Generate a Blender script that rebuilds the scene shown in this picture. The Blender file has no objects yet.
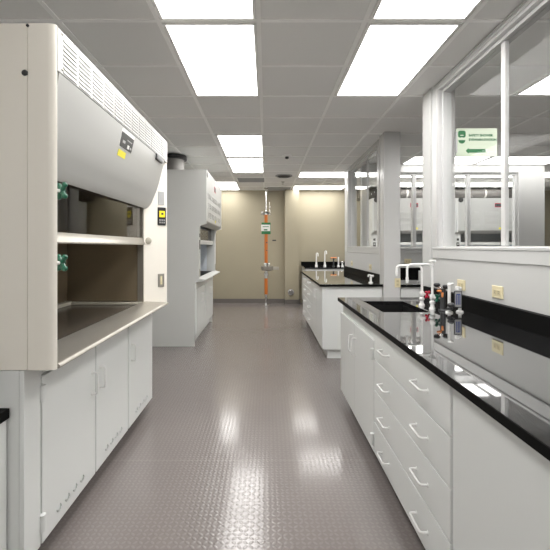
import bpy, bmesh, math
from mathutils import Vector, Matrix

PI = math.pi
scene = bpy.context.scene
COL = scene.collection
H_EYE = 1.37
H_CEIL = 2.745

# ------------------------------------------------------------------ materials
def mat(name, color, rough=0.5, metal=0.0, spec=0.5, noise=0.0, nscale=30.0, bump=0.0, emit=0.0, coat=0.0):
    m = bpy.data.materials.new(name)
    m.use_nodes = True
    nt = m.node_tree
    b = nt.nodes['Principled BSDF']
    b.inputs['Base Color'].default_value = (*color, 1)
    b.inputs['Roughness'].default_value = rough
    b.inputs['Metallic'].default_value = metal
    b.inputs['Specular IOR Level'].default_value = spec
    b.inputs['Coat Weight'].default_value = coat
    if emit:
        b.inputs['Emission Color'].default_value = (*color, 1)
        b.inputs['Emission Strength'].default_value = emit
    if noise or bump:
        tc = nt.nodes.new('ShaderNodeTexCoord')
        n = nt.nodes.new('ShaderNodeTexNoise')
        n.inputs['Scale'].default_value = nscale
        n.inputs['Detail'].default_value = 4
        nt.links.new(tc.outputs['Object'], n.inputs['Vector'])
        if noise:
            mx = nt.nodes.new('ShaderNodeMix'); mx.data_type = 'RGBA'
            mx.inputs[6].default_value = (*[c * (1 - noise) for c in color], 1)
            mx.inputs[7].default_value = (*[min(1, c * (1 + noise)) for c in color], 1)
            nt.links.new(n.outputs['Fac'], mx.inputs[0])
            nt.links.new(mx.outputs[2], b.inputs['Base Color'])
        if bump:
            bp = nt.nodes.new('ShaderNodeBump')
            bp.inputs['Strength'].default_value = bump
            bp.inputs['Distance'].default_value = 0.002
            nt.links.new(n.outputs['Fac'], bp.inputs['Height'])
            nt.links.new(bp.outputs['Normal'], b.inputs['Normal'])
    return m

def glass_mat(name, tint, ior=1.45, extra=0.0):
    m = bpy.data.materials.new(name); m.use_nodes = True
    nt = m.node_tree; nt.nodes.clear()
    out = nt.nodes.new('ShaderNodeOutputMaterial')
    tr = nt.nodes.new('ShaderNodeBsdfTransparent'); tr.inputs[0].default_value = (*tint, 1)
    gl = nt.nodes.new('ShaderNodeBsdfGlossy'); gl.inputs['Roughness'].default_value = 0.01
    fr = nt.nodes.new('ShaderNodeFresnel')
    # both faces of the thin sheet reflect alike: no total internal reflection on the way out
    gm = nt.nodes.new('ShaderNodeNewGeometry'); mr = nt.nodes.new('ShaderNodeMapRange')
    mr.inputs[3].default_value = ior; mr.inputs[4].default_value = 1 / ior
    nt.links.new(gm.outputs['Backfacing'], mr.inputs[0]); nt.links.new(mr.outputs[0], fr.inputs[0])
    mx = nt.nodes.new('ShaderNodeMixShader')
    nt.links.new(fr.outputs[0], mx.inputs[0])
    nt.links.new(tr.outputs[0], mx.inputs[1]); nt.links.new(gl.outputs[0], mx.inputs[2])
    nt.links.new(mx.outputs[0], out.inputs[0])
    return m

def floor_mat():
    m = bpy.data.materials.new('diamond_plate_rubber'); m.use_nodes = True
    nt = m.node_tree; N = nt.nodes; L = nt.links
    b = N['Principled BSDF']
    b.inputs['Roughness'].default_value = 0.30
    b.inputs['Specular IOR Level'].default_value = 0.6
    tc = N.new('ShaderNodeTexCoord')
    sp = N.new('ShaderNodeSeparateXYZ'); L.new(tc.outputs['Object'], sp.inputs[0])
    def M(op, a, bb=None, c=None):
        n = N.new('ShaderNodeMath'); n.operation = op
        for i, v in enumerate((a, bb, c)):
            if v is None: continue
            if isinstance(v, (int, float)): n.inputs[i].default_value = v
            else: L.new(v, n.inputs[i])
        return n.outputs[0]
    s = 1 / 0.027
    u = M('MULTIPLY', sp.outputs[0], s); v = M('MULTIPLY', sp.outputs[1], s)
    cu = M('FLOOR', u); cv = M('FLOOR', v)
    par = M('FLOORED_MODULO', M('ADD', cu, cv), 2.0)
    sg = M('SUBTRACT', M('MULTIPLY', par, 2.0), 1.0)
    fu = M('SUBTRACT', M('FRACT', u), 0.5); fv = M('SUBTRACT', M('FRACT', v), 0.5)
    fvs = M('MULTIPLY', fv, sg)
    p = M('MULTIPLY', M('ADD', fu, fvs), 0.707); q = M('MULTIPLY', M('SUBTRACT', fu, fvs), 0.707)
    d = M('ADD', M('POWER', M('MULTIPLY', p, 2.0), 2.0), M('POWER', M('MULTIPLY', q, 3.6), 2.0))
    hgt = M('MAXIMUM', M('SUBTRACT', 1.0, d), 0.0)
    hgt = M('POWER', hgt, 0.6)
    bp = N.new('ShaderNodeBump'); bp.inputs['Strength'].default_value = 0.5; bp.inputs['Distance'].default_value = 0.0016
    L.new(hgt, bp.inputs['Height']); L.new(bp.outputs['Normal'], b.inputs['Normal'])
    nz = N.new('ShaderNodeTexNoise'); nz.inputs['Scale'].default_value = 1.3; nz.inputs['Detail'].default_value = 5
    L.new(tc.outputs['Object'], nz.inputs['Vector'])
    mx = N.new('ShaderNodeMix'); mx.data_type = 'RGBA'
    mx.inputs[6].default_value = (0.175, 0.155, 0.148, 1); mx.inputs[7].default_value = (0.205, 0.182, 0.174, 1)
    L.new(nz.outputs['Fac'], mx.inputs[0])
    # joints between the rubber sheets
    def joint(axis, period, off):
        w = M('FRACT', M('DIVIDE', M('ADD', sp.outputs[axis], off), period))
        return M('LESS_THAN', w, 0.006 / period)
    jt = joint(1, 1.83, 1.1)
    m2 = N.new('ShaderNodeMix'); m2.data_type = 'RGBA'
    m2.inputs[7].default_value = (0.27, 0.24, 0.23, 1)
    L.new(mx.outputs[2], m2.inputs[6]); L.new(M('MULTIPLY', jt, 0.6), m2.inputs[0])
    m3 = N.new('ShaderNodeMix'); m3.data_type = 'RGBA'; m3.blend_type = 'MULTIPLY'    # paler tops of the studs, keep the pattern readable after denoising
    m3.inputs[7].default_value = (1.13, 1.13, 1.13, 1)
    L.new(m2.outputs[2], m3.inputs[6]); L.new(M('MINIMUM', M('MULTIPLY', hgt, 1.5), 1.0), m3.inputs[0])
    L.new(m3.outputs[2], b.inputs['Base Color'])
    rr = N.new('ShaderNodeMapRange'); rr.inputs[3].default_value = 0.11; rr.inputs[4].default_value = 0.17
    L.new(nz.outputs['Fac'], rr.inputs[0]); L.new(rr.outputs[0], b.inputs['Roughness'])
    return m

M_ = {}
M_['floor'] = floor_mat()
M_['tile'] = mat('ceiling_tile', (0.85, 0.845, 0.825), 0.95, noise=0.05, nscale=180, bump=0.25)
M_['tbar'] = mat('ceiling_tbar_paint', (0.98, 0.975, 0.955), 0.5)
M_['wall'] = mat('white_wall_paint', (0.56, 0.56, 0.55), 0.55, noise=0.02, nscale=4)
M_['beige'] = mat('beige_wall_paint', (0.385, 0.345, 0.252), 0.6, noise=0.03, nscale=3)
M_['trimw'] = mat('white_gloss_trim', (0.59, 0.59, 0.585), 0.25)
M_['base'] = mat('grey_vinyl_base', (0.16, 0.145, 0.135), 0.5)
M_['cab'] = mat('white_cabinet_enamel', (0.73, 0.745, 0.735), 0.28, noise=0.01, nscale=2)
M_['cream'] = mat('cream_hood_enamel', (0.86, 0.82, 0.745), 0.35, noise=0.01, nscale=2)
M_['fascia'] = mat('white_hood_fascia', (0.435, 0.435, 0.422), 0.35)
M_['hood2'] = mat('white_hood_enamel', (0.62, 0.625, 0.61), 0.35)
M_['liner'] = mat('taupe_hood_liner', (0.185, 0.145, 0.095), 0.30, noise=0.08, nscale=5)
M_['linerw'] = mat('pale_blue_liner', (0.78, 0.83, 0.90), 0.4)
M_['steel'] = mat('brushed_steel', (0.46, 0.435, 0.39), 0.38, metal=0.85, noise=0.06, nscale=40)
M_['chrome'] = mat('chrome', (0.72, 0.72, 0.72), 0.12, metal=1.0)
M_['duct'] = mat('galvanised_duct', (0.30, 0.29, 0.28), 0.45, metal=0.8, noise=0.1, nscale=20)
M_['epoxy'] = mat('black_epoxy_top', (0.012, 0.012, 0.013), 0.03, spec=0.6, coat=1.0)
M_['darkduct'] = mat('shade_dark_duct', (0.045, 0.04, 0.037), 0.6, noise=0.2, nscale=12)  # dark tone also carries the shade above the background hoods
M_['epoxye'] = mat('black_epoxy_edge', (0.006, 0.006, 0.006), 0.5, spec=0.05)
M_['epoxyb'] = mat('black_epoxy_splash', (0.005, 0.005, 0.005), 0.5, spec=0.05)
M_['sinkm'] = mat('black_sink_resin', (0.008, 0.008, 0.008), 0.6, spec=0.2)
M_['worktray'] = mat('dark_grey_hood_tray', (0.07, 0.06, 0.05), 0.16, noise=0.1, nscale=6)
M_['rim'] = mat('pale_tray_rim', (0.50, 0.47, 0.40), 0.35)
M_['black'] = mat('black_plastic', (0.015, 0.015, 0.016), 0.35)
M_['dark'] = mat('charcoal_plastic', (0.05, 0.052, 0.055), 0.4)
M_['grey'] = mat('grey_plastic', (0.42, 0.42, 0.42), 0.45)
M_['white'] = mat('white_plastic', (0.86, 0.86, 0.85), 0.25)
M_['ivory'] = mat('ivory_outlet_plastic', (0.74, 0.66, 0.44), 0.35)
M_['ivorys'] = mat('ivory_socket_face', (0.62, 0.54, 0.34), 0.35)
M_['yellow'] = mat('yellow_label', (0.80, 0.72, 0.05), 0.5)
M_['screen'] = mat('yellow_display', (0.85, 0.70, 0.02), 0.4, emit=0.25)
M_['green'] = mat('green_knob', (0.006, 0.10, 0.055), 0.3)
M_['signgreen'] = mat('sign_green_ink', (0.015, 0.17, 0.05), 0.5)
M_['signpale'] = mat('pale_green_sign', (0.70, 0.78, 0.62), 0.4)
M_['red'] = mat('red_knob', (0.50, 0.01, 0.04), 0.3)
M_['orange'] = mat('orange_safety_paint', (0.56, 0.165, 0.03), 0.4)
M_['orangek'] = mat('orange_knob', (0.80, 0.28, 0.08), 0.35)
M_['blue'] = mat('blue_label_ink', (0.05, 0.08, 0.30), 0.4)
M_['paper'] = mat('white_label_paper', (0.82, 0.82, 0.80), 0.6)
M_['lamp'] = mat('lamp_diffuser', (1.0, 0.985, 0.955), 0.5, emit=11.2)
M_['lamplow'] = mat('dimmed_lamp_diffuser', (1.0, 0.985, 0.955), 0.5, emit=5.5)
M_['glass'] = glass_mat('window_glass', (0.985, 0.99, 0.99), 1.08)
M_['sash'] = glass_mat('sash_glass', (0.80, 0.79, 0.76), 1.28)

# ------------------------------------------------------------------ mesh builder
class MB:
    def __init__(s, off=(0, 0, 0)):
        s.bm = bmesh.new(); s.off = Vector(off)
    def box(s, x0, x1, y0, y1, z0, z1, bev=0.0, seg=2):
        x0, x1 = min(x0, x1), max(x0, x1); y0, y1 = min(y0, y1), max(y0, y1); z0, z1 = min(z0, z1), max(z0, z1)
        vs = bmesh.ops.create_cube(s.bm, size=1.0)['verts']
        for v in vs:
            v.co = Vector(((x0 + x1) / 2 + v.co.x * (x1 - x0), (y0 + y1) / 2 + v.co.y * (y1 - y0), (z0 + z1) / 2 + v.co.z * (z1 - z0)))
        if bev:
            es = list({e for v in vs for e in v.link_edges})
            bmesh.ops.bevel(s.bm, geom=es, offset=min(bev, (x1 - x0) * .45, (y1 - y0) * .45, (z1 - z0) * .45), segments=seg, affect='EDGES', profile=0.5)
        return s
    def prism(s, poly, axis, a, b):
        """poly in the two other axes (order x,y,z without axis), extruded from a to b"""
        def co(p, t):
            if axis == 'x': return Vector((t, p[0], p[1]))
            if axis == 'y': return Vector((p[0], t, p[1]))
            return Vector((p[0], p[1], t))
        va = [s.bm.verts.new(co(p, a)) for p in poly]; vb = [s.bm.verts.new(co(p, b)) for p in poly]
        n = len(poly); fs = [s.bm.faces.new(va), s.bm.faces.new(list(reversed(vb)))]
        for i in range(n):
            fs.append(s.bm.faces.new((va[i], vb[i], vb[(i + 1) % n], va[(i + 1) % n])))
        bmesh.ops.recalc_face_normals(s.bm, faces=fs)
        return s
    def cyl(s, p0, p1, r, r2=None, n=20):
        p0, p1 = Vector(p0), Vector(p1); d = p1 - p0
        rot = d.to_track_quat('Z', 'Y').to_matrix().to_4x4()
        mt = Matrix.Translation((p0 + p1) / 2) @ rot
        bmesh.ops.create_cone(s.bm, cap_ends=True, segments=n, radius1=r, radius2=r if r2 is None else r2, depth=d.length, matrix=mt)
        return s
    def lathe(s, c, prof, n=24, axis='z'):
        c = Vector(c); rings = []
        for (r, h) in prof:
            ring = []
            for k in range(n):
                a = 2 * PI * k / n
                q = (r * math.cos(a), r * math.sin(a), h)
                if axis == 'x': q = (h, q[0], q[1])
                if axis == 'y': q = (q[0], h, q[1])
                ring.append(s.bm.verts.new(c + Vector(q)))
            rings.append(ring)
        fs = []
        for a, b in zip(rings, rings[1:]):
            for k in range(n):
                fs.append(s.bm.faces.new((a[k], a[(k + 1) % n], b[(k + 1) % n], b[k])))
        fs.append(s.bm.faces.new(rings[0])); fs.append(s.bm.faces.new(rings[-1]))
        bmesh.ops.recalc_face_normals(s.bm, faces=fs)
        return s
    def ball(s, c, r, sx=1, sy=1, sz=1):
        mt = Matrix.Translation(Vector(c)) @ Matrix.Diagonal((r * sx, r * sy, r * sz, 1))
        bmesh.ops.create_uvsphere(s.bm, u_segments=18, v_segments=12, radius=1.0, matrix=mt)
        return s
    def tube(s, pts, r, n=10, fillet=0.0):
        pts = [Vector(p) for p in pts]
        if fillet:
            np_ = [pts[0]]
            for i in range(1, len(pts) - 1):
                a, b, c = pts[i - 1], pts[i], pts[i + 1]
                f = min(fillet, (a - b).length * .49, (c - b).length * .49)
                p, q = b + (a - b).normalized() * f, b + (c - b).normalized() * f
                for k in range(7):
                    t = k / 6
                    np_.append(p * (1 - t) ** 2 + b * 2 * t * (1 - t) + q * t * t)
            np_.append(pts[-1]); pts = np_
        rings = []; up = None
        for i, p in enumerate(pts):
            d = (pts[min(i + 1, len(pts) - 1)] - pts[max(i - 1, 0)]).normalized()
            if up is None:
                up = Vector((0, 0, 1)) if abs(d.z) < .9 else Vector((1, 0, 0))
            u = (up - d * up.dot(d)).normalized(); w = d.cross(u); up = u
            rings.append([s.bm.verts.new(p + (u * math.cos(2 * PI * k / n) + w * math.sin(2 * PI * k / n)) * r) for k in range(n)])
        fs = []
        for a, b in zip(rings, rings[1:]):
            for k in range(n):
                fs.append(s.bm.faces.new((a[k], a[(k + 1) % n], b[(k + 1) % n], b[k])))
        fs.append(s.bm.faces.new(rings[0])); fs.append(s.bm.faces.new(rings[-1]))
        bmesh.ops.recalc_face_normals(s.bm, faces=fs)
        return s
    def strip(s, prof, axis, a, b, th):
        """curved sheet: prof polyline in the plane normal to axis, thickness th towards its left side"""
        n = len(prof); off = []
        for i in range(n):
            p0, p1 = Vector(prof[max(i - 1, 0)]), Vector(prof[min(i + 1, n - 1)])
            d = (p1 - p0).normalized(); off.append((prof[i][0] - d.y * th, prof[i][1] + d.x * th))
        return s.prism(list(prof) + off[::-1], axis, a, b)
    def build(s, name, m, parent=None):
        me = bpy.data.meshes.new(name)
        if s.off.length: bmesh.ops.translate(s.bm, verts=s.bm.verts, vec=-s.off)
        s.bm.to_mesh(me); s.bm.free()
        for p in me.polygons: p.use_smooth = True
        try: me.set_sharp_from_angle(angle=math.radians(50))
        except Exception: pass
        me.materials.append(m)
        o = bpy.data.objects.new(name, me); COL.objects.link(o)
        if parent is not None: o.parent = parent
        wn = o.modifiers.new('weighted', 'WEIGHTED_NORMAL'); wn.keep_sharp = True; wn.weight = 80
        return o

def thing(name, label, cat, loc=(0, 0, 0), rotz=0.0, group=None):
    o = bpy.data.objects.new(name, None); COL.objects.link(o)
    o.empty_display_size = 0.1
    o.location = loc; o.rotation_euler = (0, 0, rotz)
    o['label'] = label; o['category'] = cat
    if group: o['group'] = group
    return o

def tag(o, label, cat, group=None):
    o['label'] = label; o['category'] = cat
    if group: o['group'] = group
    return o

def struct(o):
    o['kind'] = 'structure'
    return o

def dup(root, loc, label, rotz=None, group=None):
    r = root.copy(); COL.objects.link(r); r.location = loc; r['label'] = label
    if rotz is not None: r.rotation_euler = (0, 0, rotz)
    if group: r['group'] = group
    for ch in list(root.children):
        c = ch.copy(); COL.objects.link(c); c.parent = r
        for g in list(ch.children):
            d = g.copy(); COL.objects.link(d); d.parent = c
    return r

def text_mesh(body, size, m, name, parent, matrix):
    cu = bpy.data.curves.new(name, 'FONT'); cu.body = body; cu.size = size; cu.extrude = 0.0006; cu.offset = 0.0011
    t = bpy.data.objects.new('tmp_text', cu); COL.objects.link(t)
    dg = bpy.context.evaluated_depsgraph_get(); dg.update()
    me = bpy.data.meshes.new_from_object(t.evaluated_get(dg))
    bpy.data.objects.remove(t); bpy.data.curves.remove(cu)
    me.name = name; me.transform(matrix); me.materials.clear(); me.materials.append(m)
    o = bpy.data.objects.new(name, me); COL.objects.link(o); o.parent = parent
    return o

# ------------------------------------------------------------------ room shell
XL, XR2, YB, YF = -1.85, 7.2, 9.74, -3.0
WX, WX2 = 1.45, 1.60                      # partition wall faces
struct(MB().box(XL - .1, XR2 + .1, YF - .1, YB + .1, -.1, 0).build('floor', M_['floor']))
struct(MB().box(XL - .1, XR2 + .1, YF - .1, YB + .1, H_CEIL, H_CEIL + .1).build('ceiling', M_['tile']))
struct(MB().box(XL - .1, XL, YF, YB, 0, H_CEIL).build('wall_left', M_['wall']))
struct(MB().box(XL - .1, XR2 + .1, YF - .1, YF, 0, H_CEIL).build('wall_front', M_['wall']))
struct(MB().box(XR2, XR2 + .1, YF, YB, 0, H_CEIL).build('wall_far_right', M_['wall']))
struct(MB().box(XL - .1, XR2 + .1, YB, YB + .1, 0, H_CEIL).build('wall_back', M_['beige']))
struct(MB().box(.455, .79, YB - .16, YB, 0, H_CEIL).build('wall_pilaster', M_['beige']))
bb = MB().box(XL, .455, YB - .012, YB, 0, .10).box(.79, .84, YB - .012, YB, 0, .10)
bb.box(.443, .80, YB - .172, YB - .16, 0, .10).box(.443, .455, YB - .172, YB, 0, .10)
struct(bb.build('baseboard_back', M_['base']))

# T-bar grid
g = MB(); tw = .014
zt = H_CEIL - .006
for x in (-1.815, -1.262, -.655, -.045, .602, 1.228):
    g.box(x - tw, x + tw, YF, YB, zt, H_CEIL)
k = -9
while 2.43 + .61 * k < YB:
    y = 2.43 + .61 * k
    if y > YF: g.box(XL, 1.52, y - tw, y + tw, zt - .0004, H_CEIL)
    k += 1
for k in range(0, 9):
    x = 2.23 + .61 * k
    if x < XR2: g.box(x - tw, x + tw, YF, YB, zt, H_CEIL)
k = -9
while 2.43 + .61 * k < YB:
    y = 2.43 + .61 * k
    if y > YF: g.box(1.54, XR2, y - tw, y + tw, zt - .0004, H_CEIL)
    k += 1
g.box(XL, XR2, YB - .03, YB, zt - .001, H_CEIL)
struct(g.build('ceiling_grid', M_['tbar']))

# near partition wall with its long window
OY0, OY1, OZ0, OZ1 = .90, 3.385, 1.345, 2.705
w = MB()
w.box(WX, WX2, YF, 3.64, 0, OZ0).box(WX, WX2, YF, OY0, OZ0, H_CEIL).box(WX, WX2, OY1, 3.64, OZ0, H_CEIL).box(WX, WX2, OY0, OY1, OZ1, H_CEIL)
struct(w.build('wall_right', M_['wall']))

def window(name, OY0, OY1, OZ0, OZ1, mulls, casing_far=.09, casing_near=.09, mw=.022):
    """window in a wall whose faces are WX and WX2; mulls = mullion centres"""
    f = MB()
    c = .007
    # casing boards on the room face
    f.box(WX - c, WX, OY0 - casing_near, OY1 + casing_far, OZ0 - .075, OZ0 + .0, .003)
    f.box(WX - c - .004, WX + .05, OY0 - casing_near, OY1 + casing_far, OZ0, OZ0 + .02, .004)
    f.box(WX - c, WX, OY0 - casing_near, OY0, OZ0 + .02, OZ1, .003)
    f.box(WX - c, WX, OY1, OY1 + casing_far, OZ0 + .02, OZ1, .003)
    f.box(WX - c, WX, OY0 - casing_near, OY1 + casing_far, OZ1, H_CEIL - .008, .003)
    f.box(WX - c - .008, WX, OY0 - casing_near, OY1 + casing_far, H_CEIL - .020, H_CEIL - .007, .003)
    # inner frame, stepped
    for (x0, x1, t) in ((WX + .03, WX + .10, .045), (WX, WX + .03, .022)):
        f.box(x0, x1, OY0, OY0 + t, OZ0, OZ1); f.box(x0, x1, OY1 - t, OY1, OZ0, OZ1)
        f.box(x0, x1, OY0 + t, OY1 - t, OZ0, OZ0 + t * .6); f.box(x0, x1, OY0 + t, OY1 - t, OZ1 - t, OZ1)
    fr = struct(f.build(name, M_['trimw']))
    for y in mulls:
        MB().box(WX + .045, WX + .072, y - mw, y + mw, OZ0 + .027, OZ1 - .045, .004).build('mullion', M_['trimw'], fr)
    ys = [OY0 + .045] + [v for y in mulls for v in (y - mw, y + mw)] + [OY1 - .045]
    for a, b in zip(ys[0::2], ys[1::2]):
        MB().box(WX + .057, WX + .063, a, b, OZ0 + .027, OZ1 - .045).build('pane', M_['glass'], fr)
    return fr
window('window_1', OY0, OY1, OZ0, OZ1, (1.735, 2.525))

# far partition wall
w = MB()
F0, F1 = 5.20, 7.05
w.box(WX, WX2, 4.98, 7.36, 0, 1.345).box(WX, WX2, 4.98, F0, 1.345, H_CEIL).box(WX, WX2, F1, 7.36, 1.345, H_CEIL).box(WX, WX2, F0, F1, 2.705, H_CEIL)
struct(w.build('wall_right_far', M_['wall']))
struct(MB().box(1.415, 1.61, 4.79, 4.98, 0, H_CEIL, .004).build('wall_end_column', M_['trimw']))
struct(MB().box(1.430, 1.61, 3.485, 3.655, 0, H_CEIL, .004).build('wall_end_column', M_['wall']))
window('window_2', F0, F1, 1.345, 2.705, (5.93,), .09, .09, .010)

# divider wall across the neighbouring room
PY, PY2 = 6.66, 6.78
PX0, PX1 = 1.66, 4.20
w = MB()
w.box(WX2, 4.64, PY, PY2, 0, 1.33).box(WX2, PX0, PY, PY2, 1.33, H_CEIL).box(PX1, 4.64, PY, PY2, 1.33, H_CEIL).box(PX0, PX1, PY, PY2, 2.60, H_CEIL)
struct(w.build('wall_divider', M_['wall']))
f = MB()
f.box(PX0 - .02, PX1 + .09, PY - .014, PY, 1.265, 1.33, .003).box(PX0 - .02, PX1 + .09, PY - .03, PY + .04, 1.33, 1.345, .003)
f.box(PX1, PX1 + .09, PY - .014, PY, 1.345, 2.66, .003).box(PX0 - .02, PX1, PY - .014, PY, 2.60, 2.66, .003)
for (x0, x1) in ((PX0, PX0 + .04), (PX1 - .04, PX1)): f.box(x0, x1, PY + .02, PY + .1, 1.345, 2.60)
f.box(PX0 + .04, PX1 - .04, PY + .02, PY + .1, 1.345, 1.37).box(PX0 + .04, PX1 - .04, PY + .02, PY + .1, 2.56, 2.60)
pw = struct(f.build('window_3', M_['trimw']))
for x in (2.48, 3.39): MB().box(x - .03, x + .03, PY + .02, PY + .1, 1.37, 2.56, .004).build('mullion', M_['trimw'], pw)
for a, b in ((PX0 + .04, 2.45), (2.51, 3.36), (3.42, PX1 - .04)):
    MB().box(a, b, PY + .057, PY + .063, 1.37, 2.56).build('pane', M_['glass'], pw)

# ------------------------------------------------------------------ ceiling lamps
def lamp(sx, sy, label, loc, lm='lamp'):
    t = thing('ceiling_light', label, 'ceiling light', loc, 0, 'recessed ceiling light panels')
    f = MB(); z0, z1 = -.012, 0
    e = .017
    f.box(-sx, sx, -sy, -sy + e, z0, z1, .002).box(-sx, sx, sy - e, sy, z0, z1, .002).box(-sx, -sx + e, -sy + e, sy - e, z0, z1, .002).box(sx - e, sx, -sy + e, sy - e, z0, z1, .002)
    f.build('frame', M_['tbar'], t)
    MB().box(-sx + e, sx - e, -sy + e, sy - e, -.008, -.003).build('diffuser', M_[lm], t)
    return t
SX, SY = .286, .590
zl = H_CEIL - .0005
L1 = lamp(SX, SY, 'bright ceiling light panel at the very top left, cut off by the top edge', (-.348, 1.82, zl))
dup(L1, (-.348, 3.04, zl), 'largest fully visible ceiling light panel in the left run over the aisle')
dup(L1, (-.326, 5.50, zl), 'nearer of the two joined ceiling light panels midway along the left run')
dup(L1, (-.326, 6.79, zl), 'farther of the two joined ceiling light panels midway along the left run')
dup(L1, (-.915, 9.05, zl), 'distant ceiling light panel just past the white hood, against the beige wall')
dup(L1, (.915, 1.82, zl), 'bright ceiling light panel at top right, cut off by the top edge')
dup(L1, (.915, 3.04, zl), 'large ceiling light panel over the right bench beside the window')
dup(L1, (-.348, -1.83, zl), 'unseen ceiling light panel added behind the camera on the left run')  # added out of view to fill the near surfaces with light
dup(L1, (-1.55, -1.4, zl), 'unseen ceiling light panel added behind the camera against the left wall')  # unseen lamp, put in to lift faces turned to the camera
dup(L1, (.915, -1.83, zl), 'unseen ceiling light panel added behind the camera on the right run')  # extra lamp out of sight, adds light from behind
dup(L1, (2.54, 3.02, zl), 'ceiling light panel seen through the upper right of the near window')
dup(L1, (2.54, 1.80, zl), 'ceiling light panel beyond the near window, hidden past the right edge')
W1 = lamp(SY, SX, 'crosswise ceiling light panel above the far bench, nearer of the two by the beige wall', (1.22, 7.62, zl))
D1 = lamp(SY, SX, 'crosswise ceiling light panel closest to the beige back wall', (1.22, 9.30, zl))
D2 = lamp(SY, SX, 'crosswise light panel before the divider window, seen through the gap between wall and column', (2.84, 6.355, zl), 'lamplow')
dup(D2, (4.06, 6.355, zl), 'crosswise light panel before the divider window, just under the green sign')
dup(D2, (5.28, 6.355, zl), 'crosswise light panel at the right end of the row before the divider')
dup(W1, (2.84, 7.62, zl), 'crosswise light panel behind the divider window, left of its row')
dup(W1, (4.06, 7.62, zl), 'crosswise light panel behind the divider window, right of its row')
dup(W1, (5.28, 7.62, zl), 'unseen crosswise light panel added behind the divider to brighten the background hoods')  # added lamp, never in view, lifts the hood fronts
dup(W1, (3.45, 8.84, zl), 'crosswise light panel over the left background hood')
dup(W1, (4.98, 8.84, zl), 'crosswise light panel over the right background hood')

def grille(label, loc, s=.29):
    t = thing('ceiling_vent', label, 'ceiling vent', loc, 0, 'square ceiling air vents')
    f = MB(); e = .02
    f.box(-s, s, -s, -s + e, -.012, 0).box(-s, s, s - e, s, -.012, 0).box(-s, -s + e, -s, s, -.012, 0).box(s - e, s, -s, s, -.012, 0)
    f.build('frame', M_['tbar'], t)
    MB().box(-s + e, s - e, -s + e, s - e, -.003, 0).build('backing', M_['dark'], t)
    b = MB(); n = 16
    for i in range(n):
        y = -s + e + (2 * s - 2 * e) * (i + .5) / n
        b.prism([(y - .012, -.003), (y - .010, -.003), (y + .010, -.011), (y + .008, -.011)], 'x', -s + e, s - e)
    b.build('louvers', M_['grey'], t)
    return t
V1 = grille('grey louvred square vent in the ceiling behind the joined light panels', (-.305, 8.23, zl))
dup(V1, (.305, 9.44, zl), 'grey louvred square vent in the ceiling next to the beige back wall')

t = thing('ceiling_diffuser', 'round dark ceiling air diffuser above the safety shower aisle', 'ceiling vent', (.345, 7.75, zl))
MB().lathe((0, 0, 0), [(.165, 0), (.165, -.012), (.15, -.02), (.145, -.012), (.145, 0)], 32).build('outer_ring', M_['grey'], t)
MB().lathe((0, 0, 0), [(.12, -.008), (.12, -.026), (.10, -.032), (.095, -.008)], 32).build('inner_ring', M_['dark'], t)
MB().lathe((0, 0, 0), [(.07, -.01), (.07, -.034), (.03, -.042), (.001, -.042)], 32).build('centre_cone', M_['dark'], t)
t = thing('smoke_detector', 'small white smoke detector with dark centre on the ceiling', 'smoke detector', (.315, 6.02, zl))
MB().lathe((0, 0, 0), [(.075, 0), (.075, -.01), (.06, -.022), (.04, -.025)], 24).build('base_plate', M_['tbar'], t)
MB().lathe((.0, 0, 0), [(.028, -.024), (.028, -.05), (.012, -.058), (.001, -.058)], 20).build('sensor', M_['dark'], t)
t = thing('sprinkler_head', 'small ceiling sprinkler head behind the round diffuser', 'sprinkler', (.36, 8.5, zl))
MB().lathe((0, 0, 0), [(.04, 0), (.04, -.005), (.012, -.01), (.012, -.03), (.001, -.03)], 16).build('escutcheon', M_['chrome'], t)
MB().tube([(-.012, 0, -.028), (-.012, 0, -.045), (0, 0, -.055), (.012, 0, -.045), (.012, 0, -.028)], .003, 6).cyl((0, 0, -.055), (0, 0, -.058), .02).build('deflector', M_['chrome'], t)

# ------------------------------------------------------------------ pulls and cabinets
def pull(mb, c, axis, n, length, stand=.032, r=.0055):
    """D-shaped pull; axis/n = unit vectors along the bar and outward"""
    c, a, n = Vector(c), Vector(axis), Vector(n)
    h = length / 2
    mb.tube([c - a * h, c - a * h + n * stand, c + a * h + n * stand, c + a * h], r, 8, fillet=.014)
    mb.cyl(c - a * h - n * .001, c - a * h + n * .003, r * 1.7, n=12).cyl(c + a * h - n * .001, c + a * h + n * .003, r * 1.7, n=12)
    return mb

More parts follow.
